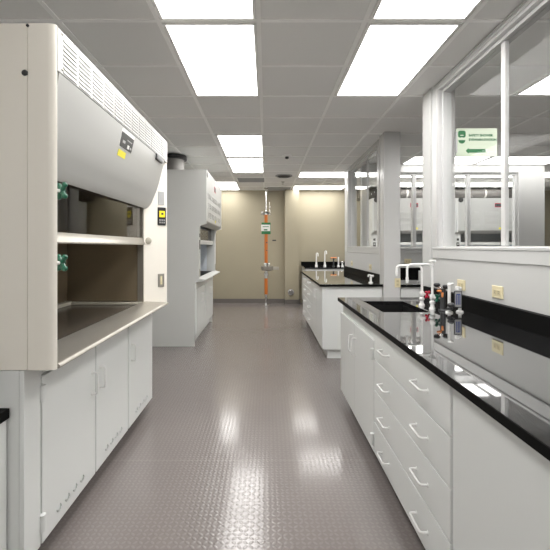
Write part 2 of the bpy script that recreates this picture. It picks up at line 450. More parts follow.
def base_cabinet(label, name, cat, side, xf, xb, y0, y1, zt, fronts, toe=.10, toe_mat='base', group=None, toe_in=.07, end_inset=0.0, hollow=False):
    """side=+1: front looks to +X (left row); -1: looks to -X (right row).  fronts = list of dicts in world y/z"""
    yc = (y0 + y1) / 2; loc = ((xf + xb) / 2, yc, 0)
    t = thing(name, label, cat, loc, 0, group)
    th = .02
    bd = MB(loc)
    if hollow:
        e = .018; xi = xf - side * th
        bd.box(xb, xi, y0, y0 + e, toe, zt).box(xb, xi, y1 - e, y1, toe, zt).box(xb, xi, y0 + e, y1 - e, toe, toe + e)
        bd.box(xb, xb + side * e, y0 + e, y1 - e, toe + e, zt).box(xi, xi - side * e, y0 + e, y1 - e, .76, zt)
    else: bd.box(xb, xf - side * th, y0, y1, toe, zt)
    bd.build('body', M_['cab'], t)
    MB(loc).box(xb, xf - side * (th + toe_in), y0 + end_inset, y1, 0, toe).build('toe_kick', M_[toe_mat], t)
    for f in fronts:
        a, b, z0, z1 = f['y0'], f['y1'], f['z0'], f['z1']
        o = MB(loc).box(xf - side * th, xf, a, b, z0, z1, .003).build(f['kind'], M_['cab'], t)
        for (hy, hz, ax) in f.get('pulls', ()):
            m = MB(loc); pull(m, (xf, hy, hz), (0, 1, 0) if ax == 'y' else (0, 0, 1), (side, 0, 0), f.get('plen', .115)); m.build('handle', M_['white'], o)
        for (hy, hz) in f.get('hinges', ()):
            m = MB(loc); m.cyl((xf + side * .004, hy, hz - .035), (xf + side * .004, hy, hz + .035), .014, n=14)
            m.box(xf - side * .005, xf + side * .004, hy - .012, hy + .012, hz - .034, hz + .034, .002); m.build('hinge', M_['cab'], o)
        if f.get('vents'):
            for hy, hz in f['vents']:
                # pressed scoop: a cup of metal, open at its top
                m = MB(loc); m.ball((xf, hy, hz), .025, .60, .66, 1.0)
                bmesh.ops.delete(m.bm, geom=[v for v in m.bm.verts if v.co.z - hz + (v.co.y - hy) * -.5 > .003], context='VERTS')
                m.build('vent_scoop', M_['cab'], o)
    return t

# ------------------------------------------------------------------ left row: big fume hood
HX = -.83
loc = (-1.25, 2.48, .882)
def HB(): return MB(loc)
hood = thing('fume_hood', 'large cream fume hood with dark glass sash, nearest on the left', 'fume hood', loc)
Y0, Y1 = 1.576, 3.37
ZB, ZT = .882, 2.25
near_post = [(-.938, Y0), (-.862, Y0), (-.845, Y0 + .002), (-.835, Y0 + .008), (-.8305, Y0 + .016), (-.985, 1.725), (-1.05, 1.725), (-1.05, Y0 + .01), (-.938, Y0 + .01)]
far_post = [(x, Y0 + Y1 - y) for x, y in near_post]
HB().prism(near_post, 'z', ZB, ZT).build('corner_post', M_['cream'], hood)
fp = HB().prism(far_post, 'z', ZB, ZT).build('corner_post', M_['cream'], hood)
HB().box(-1.78, -.941, Y0, Y0 + .03, ZB, ZT, .002).build('side_panel', M_['cream'], hood)
HB().box(-1.78, -.941, Y1 - .03, Y1, ZB, ZT, .002).build('side_panel', M_['cream'], hood)
HB().box(-1.78, -.86, Y0 + .03, Y1 - .03, ZT - .03, ZT - .006).build('top_panel', M_['duct'], hood)
HB().box(-1.80, -1.78, Y0, Y1, ZB, ZT).build('back_panel', M_['cream'], hood)
HB().lathe((-.950, Y0, 2.054), [(.012, .004), (.012, -.003), (.009, -.006), (.001, -.007)], 16, 'y').build('hole_plug', M_['black'], hood)
HB().lathe((-.9385, Y0, 2.240), [(.006, .004), (.006, -.004), (.001, -.006)], 12, 'y').build('hole_plug', M_['black'], hood)
# louvred strip on top
m = HB().box(-.85, HX, Y0 + .02, Y1 - .005, 2.072, 2.247, .003)
for gi in range(12):
    ya = 1.640 + gi * .1395; yb = ya + .112
    for r in range(8):
        z = 2.222 - r * .0185
        m.prism([(HX - .002, z + .002), (HX + .0035, z - .011), (HX + .003, z - .0125), (HX - .002, z - .0135)], 'y', ya, yb)
louv = m.build('louver_panel', M_['fascia'], hood)
for y in (1.63, 3.345):
    for z in (2.09, 2.235):
        HB().lathe((HX, y, z), [(.006, -.002), (.006, .002), (.003, .004), (.001, .004)], 12, 'x').build('screw', M_['steel'], hood)
# curved fascia
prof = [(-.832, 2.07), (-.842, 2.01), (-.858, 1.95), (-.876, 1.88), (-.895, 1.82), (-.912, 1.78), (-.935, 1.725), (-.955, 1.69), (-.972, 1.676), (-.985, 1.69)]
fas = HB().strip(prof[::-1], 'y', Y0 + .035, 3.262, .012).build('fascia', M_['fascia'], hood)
def on_fascia(z):
    for (xa, za), (xb, zb) in zip(prof, prof[1:]):
        if zb <= z <= za:
            k = (za - z) / (za - zb); return xa + (xb - xa) * k
    return prof[-1][0]
def decal(name, y0, y1, z0, z1, lift, m, parent):
    xa, xb = on_fascia(z0), on_fascia(z1)
    b = HB(); b.prism([(xa + lift - .004, z0), (xa + lift, z0), (xb + lift, z1), (xb + lift - .004, z1)], 'y', y0, y1)
    return b.build(name, m, parent)
s = decal('warning_label', 2.325, 2.535, 1.955, 2.062, .0015, M_['paper'], hood)
decal('label_field', 2.329, 2.531, 1.958, 2.042, .0025, M_['black'], s)
decal('label_mark', 2.445, 2.475, 1.968, 1.990, .0035, M_['paper'], s)
decal('label_mark', 2.36, 2.40, 1.985, 2.000, .0035, M_['grey'], s)
decal('label_mark', 2.42, 2.505, 2.010, 2.016, .0035, M_['grey'], s)
decal('label_mark', 2.485, 2.515, 1.972, 1.984, .0035, M_['grey'], s)
decal('caution_sticker', 2.335, 2.455, 1.905, 1.942, .0015, M_['yellow'], hood)
m = HB(); m.box(HX - .01, HX + .008, 3.02, 3.20, 2.030, 2.078, .012, 3); npl = m.build('nameplate', M_['black'], hood)
HB().box(HX + .007, HX + .0095, 3.045, 3.175, 2.044, 2.064, .002).build('nameplate_inset', M_['dark'], npl)
# liner
m = HB(); lx0, lx1, ly0, ly1, lz0, lz1 = -1.60, -1.0, 1.735, 3.214, .93, 2.10
m.box(lx0 - .02, lx0, ly0 - .02, ly1 + .02, lz0, lz1)
m.box(lx0, lx1, ly0 - .01, ly0, lz0, lz1).box(lx0, lx1, ly1, ly1 + .01, lz0, lz1)
m.box(lx0, -.86, ly0, ly1, lz1, lz1 + .02)
m.build('liner', M_['liner'], hood)
HB().box(lx0 + .006, lx0 + .014, ly0 + .02, ly1 - .02, 1.0, 1.35).box(lx0 + .006, lx0 + .014, ly0 + .02, ly1 - .02, 1.39, 2.02).build('baffle', M_['liner'], hood)
m = HB(); m.box(lx0, -.985, ly0, ly1, .895, .905)
m.build('work_surface', M_['worktray'], hood)
m = HB(); m.box(lx0, lx0 + .05, ly0, ly1, .905, .932, .004).box(lx0, -.985, ly0, ly0 + .03, .905, .925, .004).box(lx0 + .0, -.985, ly1 - .035, ly1, .905, .925, .004)
m.build('tray_rim', M_['rim'], hood)
# airfoil sill
sill = [(-1.0, .905), (-.99, .925), (-.965, .925), (-.835, .905), (-.822, .898), (-.82, .889), (-.828, .883), (-.99, .886)]
HB().prism(sill, 'y', Y0 + .02, Y1 - .004).build('sill', M_['steel'], hood)
# sash
sg = HB().box(-1.003, -.997, ly0 + .01, ly1 - .01, 1.425, 1.86).build('sash_glass', M_['sash'], hood)
m = HB(); m.prism([(-1.012, 1.385), (-.975, 1.383), (-.970, 1.39), (-.975, 1.402), (-.988, 1.42), (-.99, 1.438), (-1.012, 1.438)], 'y', ly0 + .004, ly1 - .002)
m.build('sash_rail', M_['steel'], hood)
HB().box(-1.02, -.982, ly0 - .008, ly0 + .004, .925, 1.9).build('sash_track', M_['steel'], hood)
HB().box(-1.03, -.983, ly1 - .006, ly1 + .009, .925, 1.9).build('sash_track', M_['steel'], hood)
m = HB(); m.lathe((-.952, 3.245, 1.417), [(.026, 0), (.026, -.012), (.018, -.018), (.001, -.018)], 18, 'y').build('sash_stop', M_['rim'], hood)
# controls on the slanted face of the far post
fx0, fy0, fx1, fy1 = -.985, 3.221, -.8305, 3.354
fd = Vector((fx1 - fx0, fy1 - fy0, 0)); fl = fd.length; fd.normalize(); fn = Vector((fd.y, -fd.x, 0))   # towards camera
def on_post(name, s0, s1, z0, z1, d0, d1, m, parent, bev=.003):
    b = bmesh.new()
    mb = HB(); mb.box(s0, s1, d0, d1, z0, z1, bev)
    R = Matrix(((fd.x, fn.x, 0, fx0), (fd.y, fn.y, 0, fy0), (0, 0, 1, 0), (0, 0, 0, 1)))
    bmesh.ops.transform(mb.bm, matrix=R, verts=mb.bm.verts); bmesh.ops.recalc_face_normals(mb.bm, faces=mb.bm.faces)
    b.free()
    return mb.build(name, m, parent)
S = lambda k: k * fl
p = on_post('blank_plate', S(.60), S(.87), 1.715, 1.825, -.001, .005, M_['grey'], hood)
p = on_post('airflow_monitor', S(.58), S(.94), 1.545, 1.695, -.001, .010, M_['black'], hood, .005)
on_post('display', S(.64), S(.88), 1.612, 1.665, .009, .0115, M_['screen'], p, .002)
on_post('display_figure', S(.72), S(.82), 1.632, 1.650, .0112, .0122, M_['dark'], p, .001)
for i in range(3):
    for j in range(2):
        on_post('button', S(.64 + .09 * i), S(.70 + .09 * i), 1.562 + .02 * j, 1.575 + .02 * j, .009, .0118, M_['grey'], p, .001)
p = on_post('outlet_plate', S(.60), S(.87), 1.035, 1.145, -.001, .006, M_['steel'], hood)
on_post('rocker_switch', S(.69), S(.78), 1.055, 1.125, .005, .009, M_['ivory'], p, .002)
HB().lathe((-.90, 3.294, 1.88), [(.004, .003), (.004, -.004), (.001, -.005)], 10, 'y').build('screw', M_['steel'], hood)
# two service valves on the near post
def valve(z):
    px, py = -.905, 1.672
    m = HB(); d = Vector((.56, .83, 0)).normalized()
    c = Vector((px, py, z))
    m.cyl(c - d * .01, c + d * .008, .014).cyl(c, c + d * .045, .007)
    v = m.build('service_valve', M_['white'], hood)
    k = HB(); e = c + d * .052
    k.cyl(e - d * .010, e + d * .012, .010)
    q = d.cross(Vector((0, 0, 1)))
    for i in range(4):
        a = PI / 4 + i * PI / 2
        dirn = q * math.cos(a) + Vector((0, 0, 1)) * math.sin(a)
        k.tube([e, e + dirn * .016, e + dirn * .032], .0095, 10)
        k.ball(e + dirn * .034, .012)
    k.build('valve_handle', M_['green'], v)
valve(1.608); valve(1.30)

# base cabinets under the big hood
CX = -.955
g1 = 'base cabinets under the big hood'
base_cabinet('white two-door base cabinet under the big cream hood, nearer one', 'base_cabinet', 'cabinet', 1, CX, -1.78, 1.578, 2.774, .88, [
    dict(kind='filler_panel', y0=1.579, y1=1.696, z0=.10, z1=.878),
    dict(kind='door', y0=1.708, y1=2.240, z0=.10, z1=.815, pulls=[(2.195, .62, 'z')], hinges=[(1.702, .745), (1.702, .195)], vents=[(1.838 + .077 * i, .175) for i in range(4)]),
    dict(kind='door', y0=2.252, y1=2.768, z0=.10, z1=.815, pulls=[(2.300, .62, 'z')], vents=[(2.388 + .077 * i, .175) for i in range(4)]),
    dict(kind='top_rail', y0=1.70, y1=2.772, z0=.827, z1=.878)], group=g1)
base_cabinet('white one-door base cabinet under the far end of the big cream hood', 'base_cabinet', 'cabinet', 1, CX, -1.78, 2.776, 3.366, .88, [
    dict(kind='door', y0=2.786, y1=3.360, z0=.10, z1=.815, pulls=[(2.835, .62, 'z')], vents=[(2.94 + .079 * i, .175) for i in range(4)]),
    dict(kind='top_rail', y0=2.779, y1=3.364, z0=.827, z1=.878)], group=g1)

# low bench at the left edge
loc = (-1.4, .7, 0)
base_cabinet('white low cabinet cut off by the left edge of the picture', 'base_cabinet', 'cabinet', 1, -1.017, -1.80, -.2, 1.572, .695, [
    dict(kind='door', y0=-.19, y1=.68, z0=.10, z1=.690, pulls=[(.62, .55, 'z')]), dict(kind='door', y0=.69, y1=1.570, z0=.10, z1=.690, pulls=[(.75, .55, 'z')])])
tag(MB((-1.4, .7, .695)).box(-1.80, -1.008, -.22, 1.574, .695, .735, .003).build('worktop', M_['epoxyb']), 'black low worktop corner at the left edge below the big hood', 'worktop').location = (-1.4, .7, .695)

# ------------------------------------------------------------------ the other hoods (one model, three copies)
def lab_hood(label, loc, rotz):
    t = thing('fume_hood', label, 'fume hood', loc, rotz)
    hw, zb, zt = .915, .882, 2.425
    F = .45
    body = [(-.47, 0), (.285, 0), (.285, .87), (.345, zb + .01), (.345, 1.60), (.365, 1.66), (F, 1.68), (F, zt), (-.47, zt)]
    for s in (-1, 1):
        a, b = (s * hw, s * (hw - .03))
        MB().prism(body, 'y', min(a, b), max(a, b)).build('side_panel', M_['hood2'], t)
        MB().box(.20, .345, min(s * (hw - .03), s * (hw - .13)), max(s * (hw - .03), s * (hw - .13)), zb, 1.66).build('corner_post', M_['hood2'], t)
    MB().box(-.46, F - .01, -hw + .03, hw - .03, zt - .02, zt).build('top_panel', M_['hood2'], t)
    MB().box(-.47, -.45, -hw + .03, hw - .03, zb, zt - .02).build('back_panel', M_['hood2'], t)
    m = MB().strip([(.36, 1.655), (F - .012, 1.70), (F, 1.73), (F, zt - .001)], 'y', -hw + .03, hw - .03, .012)
    for (z0, z1) in ((2.05, 2.13), (1.915, 1.995), (1.78, 1.86)):
        for ya, yb in ((-.72, -.60), (-.54, -.42), (-.30, .0), (.0 + .06, .30), (.42, .54), (.60, .72)):
            n = 5
            for i in range(n):
                z = z1 - i * (z1 - z0) / n
                m.prism([(F - .002, z), (F + .006, z - .0115), (F + .005, z - .013), (F - .002, z - .013)], 'y', ya, yb)
    m.build('fascia', M_['fascia'], t)
    MB().lathe((F, -.83, zt - .04), [(.001, .006), (.05, .006), (.055, .004), (.055, -.003)], 24, 'x').build('emblem', M_['black'], t)
    lb = MB().box(F - .002, F + .003, -.09, .08, 2.225, 2.315).build('warning_label', M_['red'], t)
    MB().box(F + .002, F + .0045, -.083, .073, 2.237, 2.303).build('label_field', M_['dark'], lb)
    MB().box(F - .002, F + .004, .0, .07, 1.745, 1.785).build('caution_sticker', M_['yellow'], t)
    m = MB().box(-.42, -.40, -.785, .785, .93, 2.2).box(-.40, .20, -.795, -.785, .93, 2.2).box(-.40, .20, .785, .795, .93, 2.2).box(-.40, .34, -.785, .785, 2.2, 2.22)
    m.build('liner', M_['linerw'], t)
    MB().box(-.42, .33, -.785, .785, .885, .93).build('work_surface', M_['epoxyb'], t)
    MB().box(.277, .283, -.78, .78, 1.46, 1.80).build('sash_glass', M_['sash'], t)
    MB().box(.265, .315, -.785, .785, 1.40, 1.465, .006).build('sash_rail', M_['hood2'], t)
    MB().prism([(.30, .90), (.30, .93), (.33, .935), (.425, .915), (.43, .905), (.425, .895), (.33, .885)], 'y', -hw + .02, hw - .02).build('sill', M_['hood2'], t)
    mo = MB().box(.34, .352, -.875, -.815, 1.33, 1.46, .003).build('airflow_monitor', M_['black'], t)
    MB().box(.35, .354, -.865, -.825, 1.40, 1.44).build('display', M_['grey'], mo)
    MB().box(.34, .350, -.87, -.82, 1.50, 1.55, .003).build('switch', M_['dark'], t)
    for z in (1.0, ):
        MB().box(.34, .349, -.88, -.81, z - .055, z + .055, .003).build('outlet_plate', M_['steel'], t)
        MB().box(.34, .349, .81, .88, z - .055, z + .055, .003).build('outlet_plate', M_['steel'], t)
    d = MB().cyl((-.12, -.35, zt), (-.12, -.35, H_CEIL - .05), .15, n=28).build('exhaust_duct', M_['duct'], t)
    MB().lathe((-.12, -.35, 0), [(.15, H_CEIL - .07), (.185, H_CEIL - .07), (.185, H_CEIL - .012), (.15, H_CEIL - .012)], 28).build('duct_collar', M_['black'], d)
    return t
h2 = lab_hood('tall white fume hood standing past the big cream one on the left', (-1.265, 6.395, 0), 0)
for h in (dup(h2, (3.235, 9.165, 0), 'white fume hood in the background seen between wall and column', -PI / 2),
          dup(h2, (5.075, 9.165, 0), 'white fume hood in the background behind the sign and near window', -PI / 2)):
    for c in [c for c in h.children if c.name.startswith('exhaust_duct')]:      # these two feed the long runs overhead
        for gc in list(c.children): bpy.data.objects.remove(gc)
        bpy.data.objects.remove(c)

for (y, z, r, lb) in ((9.28, 2.60, .11, 'dark exhaust duct running above the background hoods, front run'), (9.56, 2.58, .13, 'dark exhaust duct behind the front run above the background hoods')):
    t = thing('exhaust_duct', lb, 'duct', (4.15, y, z), 0, 'exhaust ducts above the background hoods')
    MB().cyl((-2.0, 0, 0), (2.0, 0, 0), r, n=28).build('pipe', M_['darkduct'], t)
    for i in range(5):
        x = -1.8 + .9 * i
        MB().cyl((x - .02, 0, 0), (x + .02, 0, 0), r + .006, n=28).build('seam_band', M_['duct'], t)
        MB().box(x - .012, x + .012, -.004, .004, r, H_CEIL - z - .001).build('hanger', M_['duct'], t)
    if y < 9.4:
        for x in (-1.30, .55): MB().cyl((x, 0, 2.428 - z), (x, 0, -.05), .10, n=24).build('branch', M_['darkduct'], t)
g2 = 'base cabinets under the tall white hood'
def hood_cabs(lbls):
    for (ya, yb, lb, hs) in ((5.512, 6.393, lbls[0], 0), (6.397, 7.278, lbls[1], 0)):
        ym = (ya + yb) / 2
        base_cabinet(lb, 'base_cabinet', 'cabinet', 1, -.962, -1.73, ya, yb, .88, [
            dict(kind='filler_panel', y0=ya + .001, y1=yb - .001, z0=.79, z1=.878),
            dict(kind='door', y0=ya + .05, y1=ym - .003, z0=.14, z1=.785, pulls=[(ym - .05, .62, 'z')]),
            dict(kind='door', y0=ym + .003, y1=yb - .03, z0=.14, z1=.785, pulls=[(ym + .05, .62, 'z')])], group=g2, toe=.13, toe_mat='cab', toe_in=.05)
hood_cabs(('white base cabinet under the near half of the tall white hood', 'white base cabinet under the far half of the tall white hood'))
for (xc, lb) in ((3.235, 'white base cabinet under the left background hood'), (5.075, 'white base cabinet under the right background hood')):
    t = thing('base_cabinet', lb, 'cabinet', (xc, 9.2, 0))
    MB().box(-.88, .88, -.33, .4, .1, .88).build('body', M_['cab'], t)
    MB().box(-.88, .88, -.27, .4, 0, .1).build('toe_kick', M_['base'], t)
    for i in range(4):
        d = MB().box(-.878 + .44 * i, -.442 + .44 * i, -.35, -.33, .11, .86, .003).build('door', M_['cab'], t)
        hm = MB(); pull(hm, (-.878 + .44 * i + (.39 if i % 2 == 0 else .05), -.35, .65), (0, 0, 1), (0, -1, 0), .11); hm.build('handle', M_['white'], d)

# ------------------------------------------------------------------ right near bench
XE, ZC, TH = .645, .914, .03
SXa, SXb, SYa, SYb = .812, 1.14, 2.775, 3.335
loc = (1.05, 2.0, ZC)
ct = thing('countertop', 'glossy black countertop with sink, running along the right side', 'countertop', loc)
m = MB(loc)
y0, y1 = .25, 3.585
# one slab with a sink cut-out
xs = [XE, SXa, SXb, 1.4285]; ys = [y0, SYa, SYb, y1]
for i in range(3):
    for j in range(3):
        if i == 1 and j == 1: continue
        m.box(xs[i], xs[i + 1], ys[j], ys[j + 1], ZC - TH, ZC)
bmesh.ops.remove_doubles(m.bm, verts=m.bm.verts, dist=1e-5)
# drop the doubled inner faces left by the butt joints
seen = {}
for fce in list(m.bm.faces):
    key = tuple(sorted(v.index if v.index >= 0 else id(v) for v in fce.verts)) if False else frozenset(fce.verts)
    seen.setdefault(key, []).append(fce)
inner = [f_ for l in seen.values() if len(l) > 1 for f_ in l]
bmesh.ops.delete(m.bm, geom=inner, context='FACES_ONLY')
m.build('top_slab', M_['epoxy'], ct)
MB(loc).box(XE - .003, XE, y0, y1, ZC - TH, ZC - .0015).build('front_edge', M_['epoxye'], ct)
def splash(x0, x1, y0, y1, z1, label):
    c = ((x0 + x1) / 2, (y0 + y1) / 2, ZC)
    o = tag(MB(c).box(x0, x1, y0, y1, ZC + .0005, z1, .002).build('backsplash', M_['epoxyb']), label, 'backsplash'); o.location = c
c = (1.43, 1.9, ZC)
o = tag(MB(c).prism([(1.410, y0), (1.410, 3.585), (1.4285, 3.585), (1.4285, 3.484), (WX - .001, 3.484), (WX - .001, y0)], 'z', ZC + .0005, 1.016).build('backsplash', M_['epoxyb']),
        'long black backsplash along the white wall under the near window', 'backsplash'); o.location = c
XF = .668
g3 = 'white cabinets under the near black countertop'
sc_ = base_cabinet('white double-door sink cabinet at the far end of the near right bench', 'sink_cabinet', 'cabinet', -1, XF, WX - .02, 2.475, 3.575, ZC - TH, [
    dict(kind='door', y0=3.030, y1=3.573, z0=.095, z1=.785, pulls=[(3.085, .625, 'z')], plen=.125),
    dict(kind='door', y0=2.482, y1=3.024, z0=.095, z1=.785, pulls=[(2.970, .625, 'z')], plen=.125, hinges=[(2.494, .70), (2.494, .17)])], toe=.095, group=g3, hollow=True)
loc = sc_.location.copy()
m = MB(loc); zs = ZC - .24; e = .012
m.box(SXa - e, SXb + e, SYa - e, SYb + e, zs - e, zs)
m.box(SXa - e, SXa, SYa, SYb, zs, ZC - TH).box(SXb, SXb + e, SYa, SYb, zs, ZC - TH).box(SXa - e, SXb + e, SYa - e, SYa, zs, ZC - TH).box(SXa - e, SXb + e, SYb, SYb + e, zs, ZC - TH)
sk = m.build('sink_basin', M_['sinkm'], sc_)
MB(loc).lathe(((SXa + SXb) / 2, (SYa + SYb) / 2, zs), [(.04, 0), (.04, .004), (.03, .005), (.001, .003)], 20).build('drain', M_['chrome'], sk)

fr = []
zz = [.095, .290, .488, .678, .880]
for i in range(4):
    fr.append(dict(kind='drawer', y0=1.452, y1=2.470, z0=zz[i] + .003, z1=zz[i + 1] - .003, pulls=[(2.235, (zz[i] + zz[i + 1]) / 2 - .005, 'y'), (1.715, (zz[i] + zz[i + 1]) / 2 - .005, 'y')], plen=.125))
base_cabinet('white four-drawer cabinet with paired pulls in the near right bench', 'drawer_cabinet', 'cabinet', -1, XF, WX - .02, 1.448, 2.473, ZC - TH, fr, toe=.095, group=g3)
base_cabinet('white cabinet with plain blank front panel nearest at lower right', 'panel_cabinet', 'cabinet', -1, XF, WX - .02, .30, 1.444, ZC - TH, [
    dict(kind='front_panel', y0=.302, y1=1.432, z0=.097, z1=.882)], toe=.095, group=g3)

# ------------------------------------------------------------------ fittings on the near bench
def faucet(label, x, y, knob, knob_mat, zt, nozz, drop, hdl):
    t = thing('lab_faucet', label, 'faucet', (x, y, ZC), 0, 'white bench faucets by the near sink')
    MB().lathe((0, 0, 0), [(.022, 0), (.022, .010), (.0155, .016), (.0135, .040), (.020, .044), (.020, .058), (.012, .064), (.012, .080), (.001, .081)], 20).build('base', M_['white'], t)
    MB().lathe((0, 0, .068), [(.012, 0), (.018, .006), (.019, .03), (.013, .042), (.001, .043)], 20).ball((0, 0, .088), .019).build('valve_body', M_['white'], t)
    h = zt - ZC
    sp = MB().tube([(0, 0, .10), (0, 0, h), (-nozz, 0, h), (-nozz, 0, h - drop)], .0085, 12, fillet=.04).build('spout', M_['white'], t)
    MB().lathe((-nozz, 0, h - drop), [(.011, .012), (.011, -.012), (.007, -.03), (.001, -.03)], 14).build('nozzle', M_['white'], sp)
    d = Vector(hdl).normalized(); o = Vector((0, 0, .088))
    st = MB().cyl(o, o + d * .045, .008, n=12).build('valve_stem', M_['white'], t)
    k = MB(); e = o + d * .05
    k.cyl(e - d * .008, e + d * .010, .015)
    q = d.cross(Vector((0, 0, 1))).normalized()
    for i in range(4):
        a = PI / 4 + i * PI / 2
        v = q * math.cos(a) + Vector((0, 0, 1)) * math.sin(a)
        k.tube([e, e + v * .024], .008, 8).ball(e + v * .026, .0105)
    kb = k.build('knob', knob_mat, t)
    MB().cyl(e + d * .010, e + d * .0125, .008, n=14).build('index_button', M_['paper'], kb)
    return t
f1 = faucet('white bench faucet with red knob, farther one beside the near sink', 1.208, 3.10, 'red', M_['red'], 1.222, .195, .05, (.55, -.8, 0))
f2 = faucet('white bench faucet with green knob, nearer one beside the near sink', 1.208, 2.905, 'green', M_['green'], 1.240, .183, .105, (.45, -.85, 0))
MB().cyl((0, 0, 1.240 - ZC - .01), (0, 0, 1.265 - ZC), .010).cyl((0, 0, 1.262 - ZC), (0, 0, 1.272 - ZC), .026).build('vacuum_breaker', M_['white'], f2)

t = thing('gas_turret', 'dark grey gas turret with black knobs and orange tips on the near bench', 'gas tap', (1.252, 2.83, ZC))
MB().lathe((0, 0, 0), [(.032, 0), (.032, .006), (.021, .012), (.019, .016), (.019, .15), (.016, .158), (.001, .158)], 20).build('column', M_['dark'], t)
for (dx, dy, hh, m_) in ((-.038, .01, .175, 'black'), (.012, -.02, .165, 'black')):
    st = MB().tube([(0, 0, .15), (dx * .5, dy * .5, .165), (dx, dy, hh)], .009, 10).build('tap_arm', M_['chrome'], t)
    MB().lathe((dx, dy, hh - .008), [(.010, 0), (.021, .008), (.023, .022), (.015, .03), (.001, .031)], 16).build('knob', M_[m_], st)
for (p0, p1) in (((-.02, -.012, .142), (-.046, -.02, .144)), ((-.012, -.021, .132), (-.016, -.026, .106))):
    MB().cyl(p0, p1, .009, .007, 14).ball(p1, .0075).build('outlet_tip', M_['orangek'], t)

def tap(label, x, y, h):
    t = thing('service_tap', label, 'gas tap', (x, y, ZC), 0, 'white service taps on the near bench')
    MB().lathe((0, 0, 0), [(.025, 0), (.025, .006), (.020, .012), (.010, .014), (.001, .014)], 20).build('flange', M_['white'], t)
    MB().cyl((0, 0, .012), (0, 0, h), .0105, n=16).ball((0, 0, h), .0135).build('riser', M_['white'], t)
    return t
t1 = tap('white service tap with black knob, left one behind the grey gas turret', 1.262, 2.755, .19)
MB().tube([(-.012, 0, .197), (.030, 0, .199)], .0075, 10).build('lever', M_['white'], t1)
MB().lathe((.004, -.020, .045), [(.008, -.006), (.022, 0), (.024, .016), (.014, .026), (.001, .026)], 14).lathe((-.006, -.022, .02), [(.01, 0), (.02, .006), (.02, .018), (.001, .02)], 14).build('knob', M_['dark'], t1)
t2 = tap('white service tap carrying a blue and white tag, right of the gas turret', 1.345, 2.775, .165)
MB().tube([(.0, 0, .165), (-.035, -.01, .165)], .0085, 10).lathe((-.022, -.01, .155), [(.016, 0), (.016, .02), (.012, .026), (.001, .026)], 14).build('tap_head', M_['white'], t2)
tg = MB().box(-.057, -.002, -.036, -.030, .036, .150, .006, 3).build('tag', M_['dark'], t2)
MB().box(-.051, -.008, -.0375, -.0355, .043, .143, .004).build('tag_face', M_['grey'], tg)
for xx in (-.043, -.032, -.021):
    MB().box(xx, xx + .005, -.0390, -.0372, .058, .125).build('tag_stripe', M_['blue'], tg)
MB().box(-.043, -.016, -.0390, -.0372, .125, .131).build('tag_stripe', M_['blue'], tg)

def outlet(label, loc, rotz=-PI / 2, vertical=False, w=.118, h=.078):
    """plate in the local XZ plane, looking to local -Y"""
    t = thing('wall_outlet', label, 'wall outlet', loc, rotz, 'ivory wall outlets')
    if vertical: w, h = h, w
    MB().box(-w / 2, w / 2, -.007, 0, -h / 2, h / 2, .003).build('plate', M_['ivory'], t)
    for s in (-1, 1):
        cx, cz = (0, s * .02) if vertical else (s * .02, 0)
        so = MB().box(cx - .015, cx + .015, -.0095, -.006, cz - .015, cz + .015, .004).build('socket', M_['ivorys'], t)
        m = MB()
        for k in (-1, 1):
            if vertical: m.box(cx + k * .005 - .001, cx + k * .005 + .001, -.0102, -.009, cz - .005, cz + .005)
            else: m.box(cx - .005, cx + .005, -.0102, -.009, cz + k * .005 - .001, cz + k * .005 + .001)
        m.build('slots', M_['dark'], so)
    return t
o1 = outlet('ivory outlet on the white wall under the near window, nearest one', (WX, 2.50, 1.085))
dup(o1, (WX, 2.965, 1.085), 'ivory outlet on the white wall behind the service taps')
dup(o1, (WX, 5.55, 1.085), 'ivory outlet over the far bench backsplash, nearer one')
dup(o1, (WX, 6.75, 1.085), 'ivory outlet over the far bench backsplash, farther one')
dup(o1, (2.36, PY, 1.125), 'ivory outlet on the divider wall beyond the doorway gap', 0)
ov = outlet('upright ivory outlet on the face of the white column', (1.575, 4.79, .935), 0, True, .11, .07)

# ------------------------------------------------------------------ far right bench
B0, B1 = 4.83, 7.45
loc = (1.05, 6.1, ZC)
ct2 = thing('countertop', 'glossy black countertop of the far right bench beyond the gap', 'countertop', loc)
MB(loc).box(.655, WX, B0, B1, ZC - TH, ZC, .002).build('top_slab', M_['epoxy'], ct2)
MB(loc).box(.652, .655, B0, B1, ZC - TH, ZC - .0015).box(.655, 1.414, B0 - .003, B0, ZC - TH, ZC - .0015).build('front_edge', M_['epoxye'], ct2)
splash(WX - .02, WX, 4.985, 7.36, 1.016, 'black backsplash of the far right bench past the white column')
g4 = 'white cabinets under the far right countertop'
X2 = .682
end = base_cabinet('white two-door cabinet with end panel at the near end of the far bench', 'base_cabinet', 'cabinet', -1, X2, 1.41, 4.86, 5.92, ZC - TH, [
    dict(kind='door', y0=4.868, y1=5.387, z0=.125, z1=.878, pulls=[(5.33, .735, 'z')]),
    dict(kind='door', y0=5.393, y1=5.915, z0=.125, z1=.878, pulls=[(5.45, .735, 'z')])], toe=.12, toe_mat='cab', group=g4, toe_in=.05, end_inset=.05)
fr = []
zz = [.122, .315, .505, .695, .880]
for i in range(4):
    zc = (zz[i] + zz[i + 1]) / 2 + .02
    fr.append(dict(kind='drawer', y0=5.930, y1=7.41, z0=zz[i] + .003, z1=zz[i + 1] - .003, pulls=[(6.25, zc, 'y'), (6.95, zc, 'y')], plen=.13))
base_cabinet('white four-drawer cabinet at the distant end of the far bench', 'drawer_cabinet', 'cabinet', -1, X2, 1.41, 5.925, 7.42, ZC - TH, fr, toe=.12, group=g4, toe_in=.05)

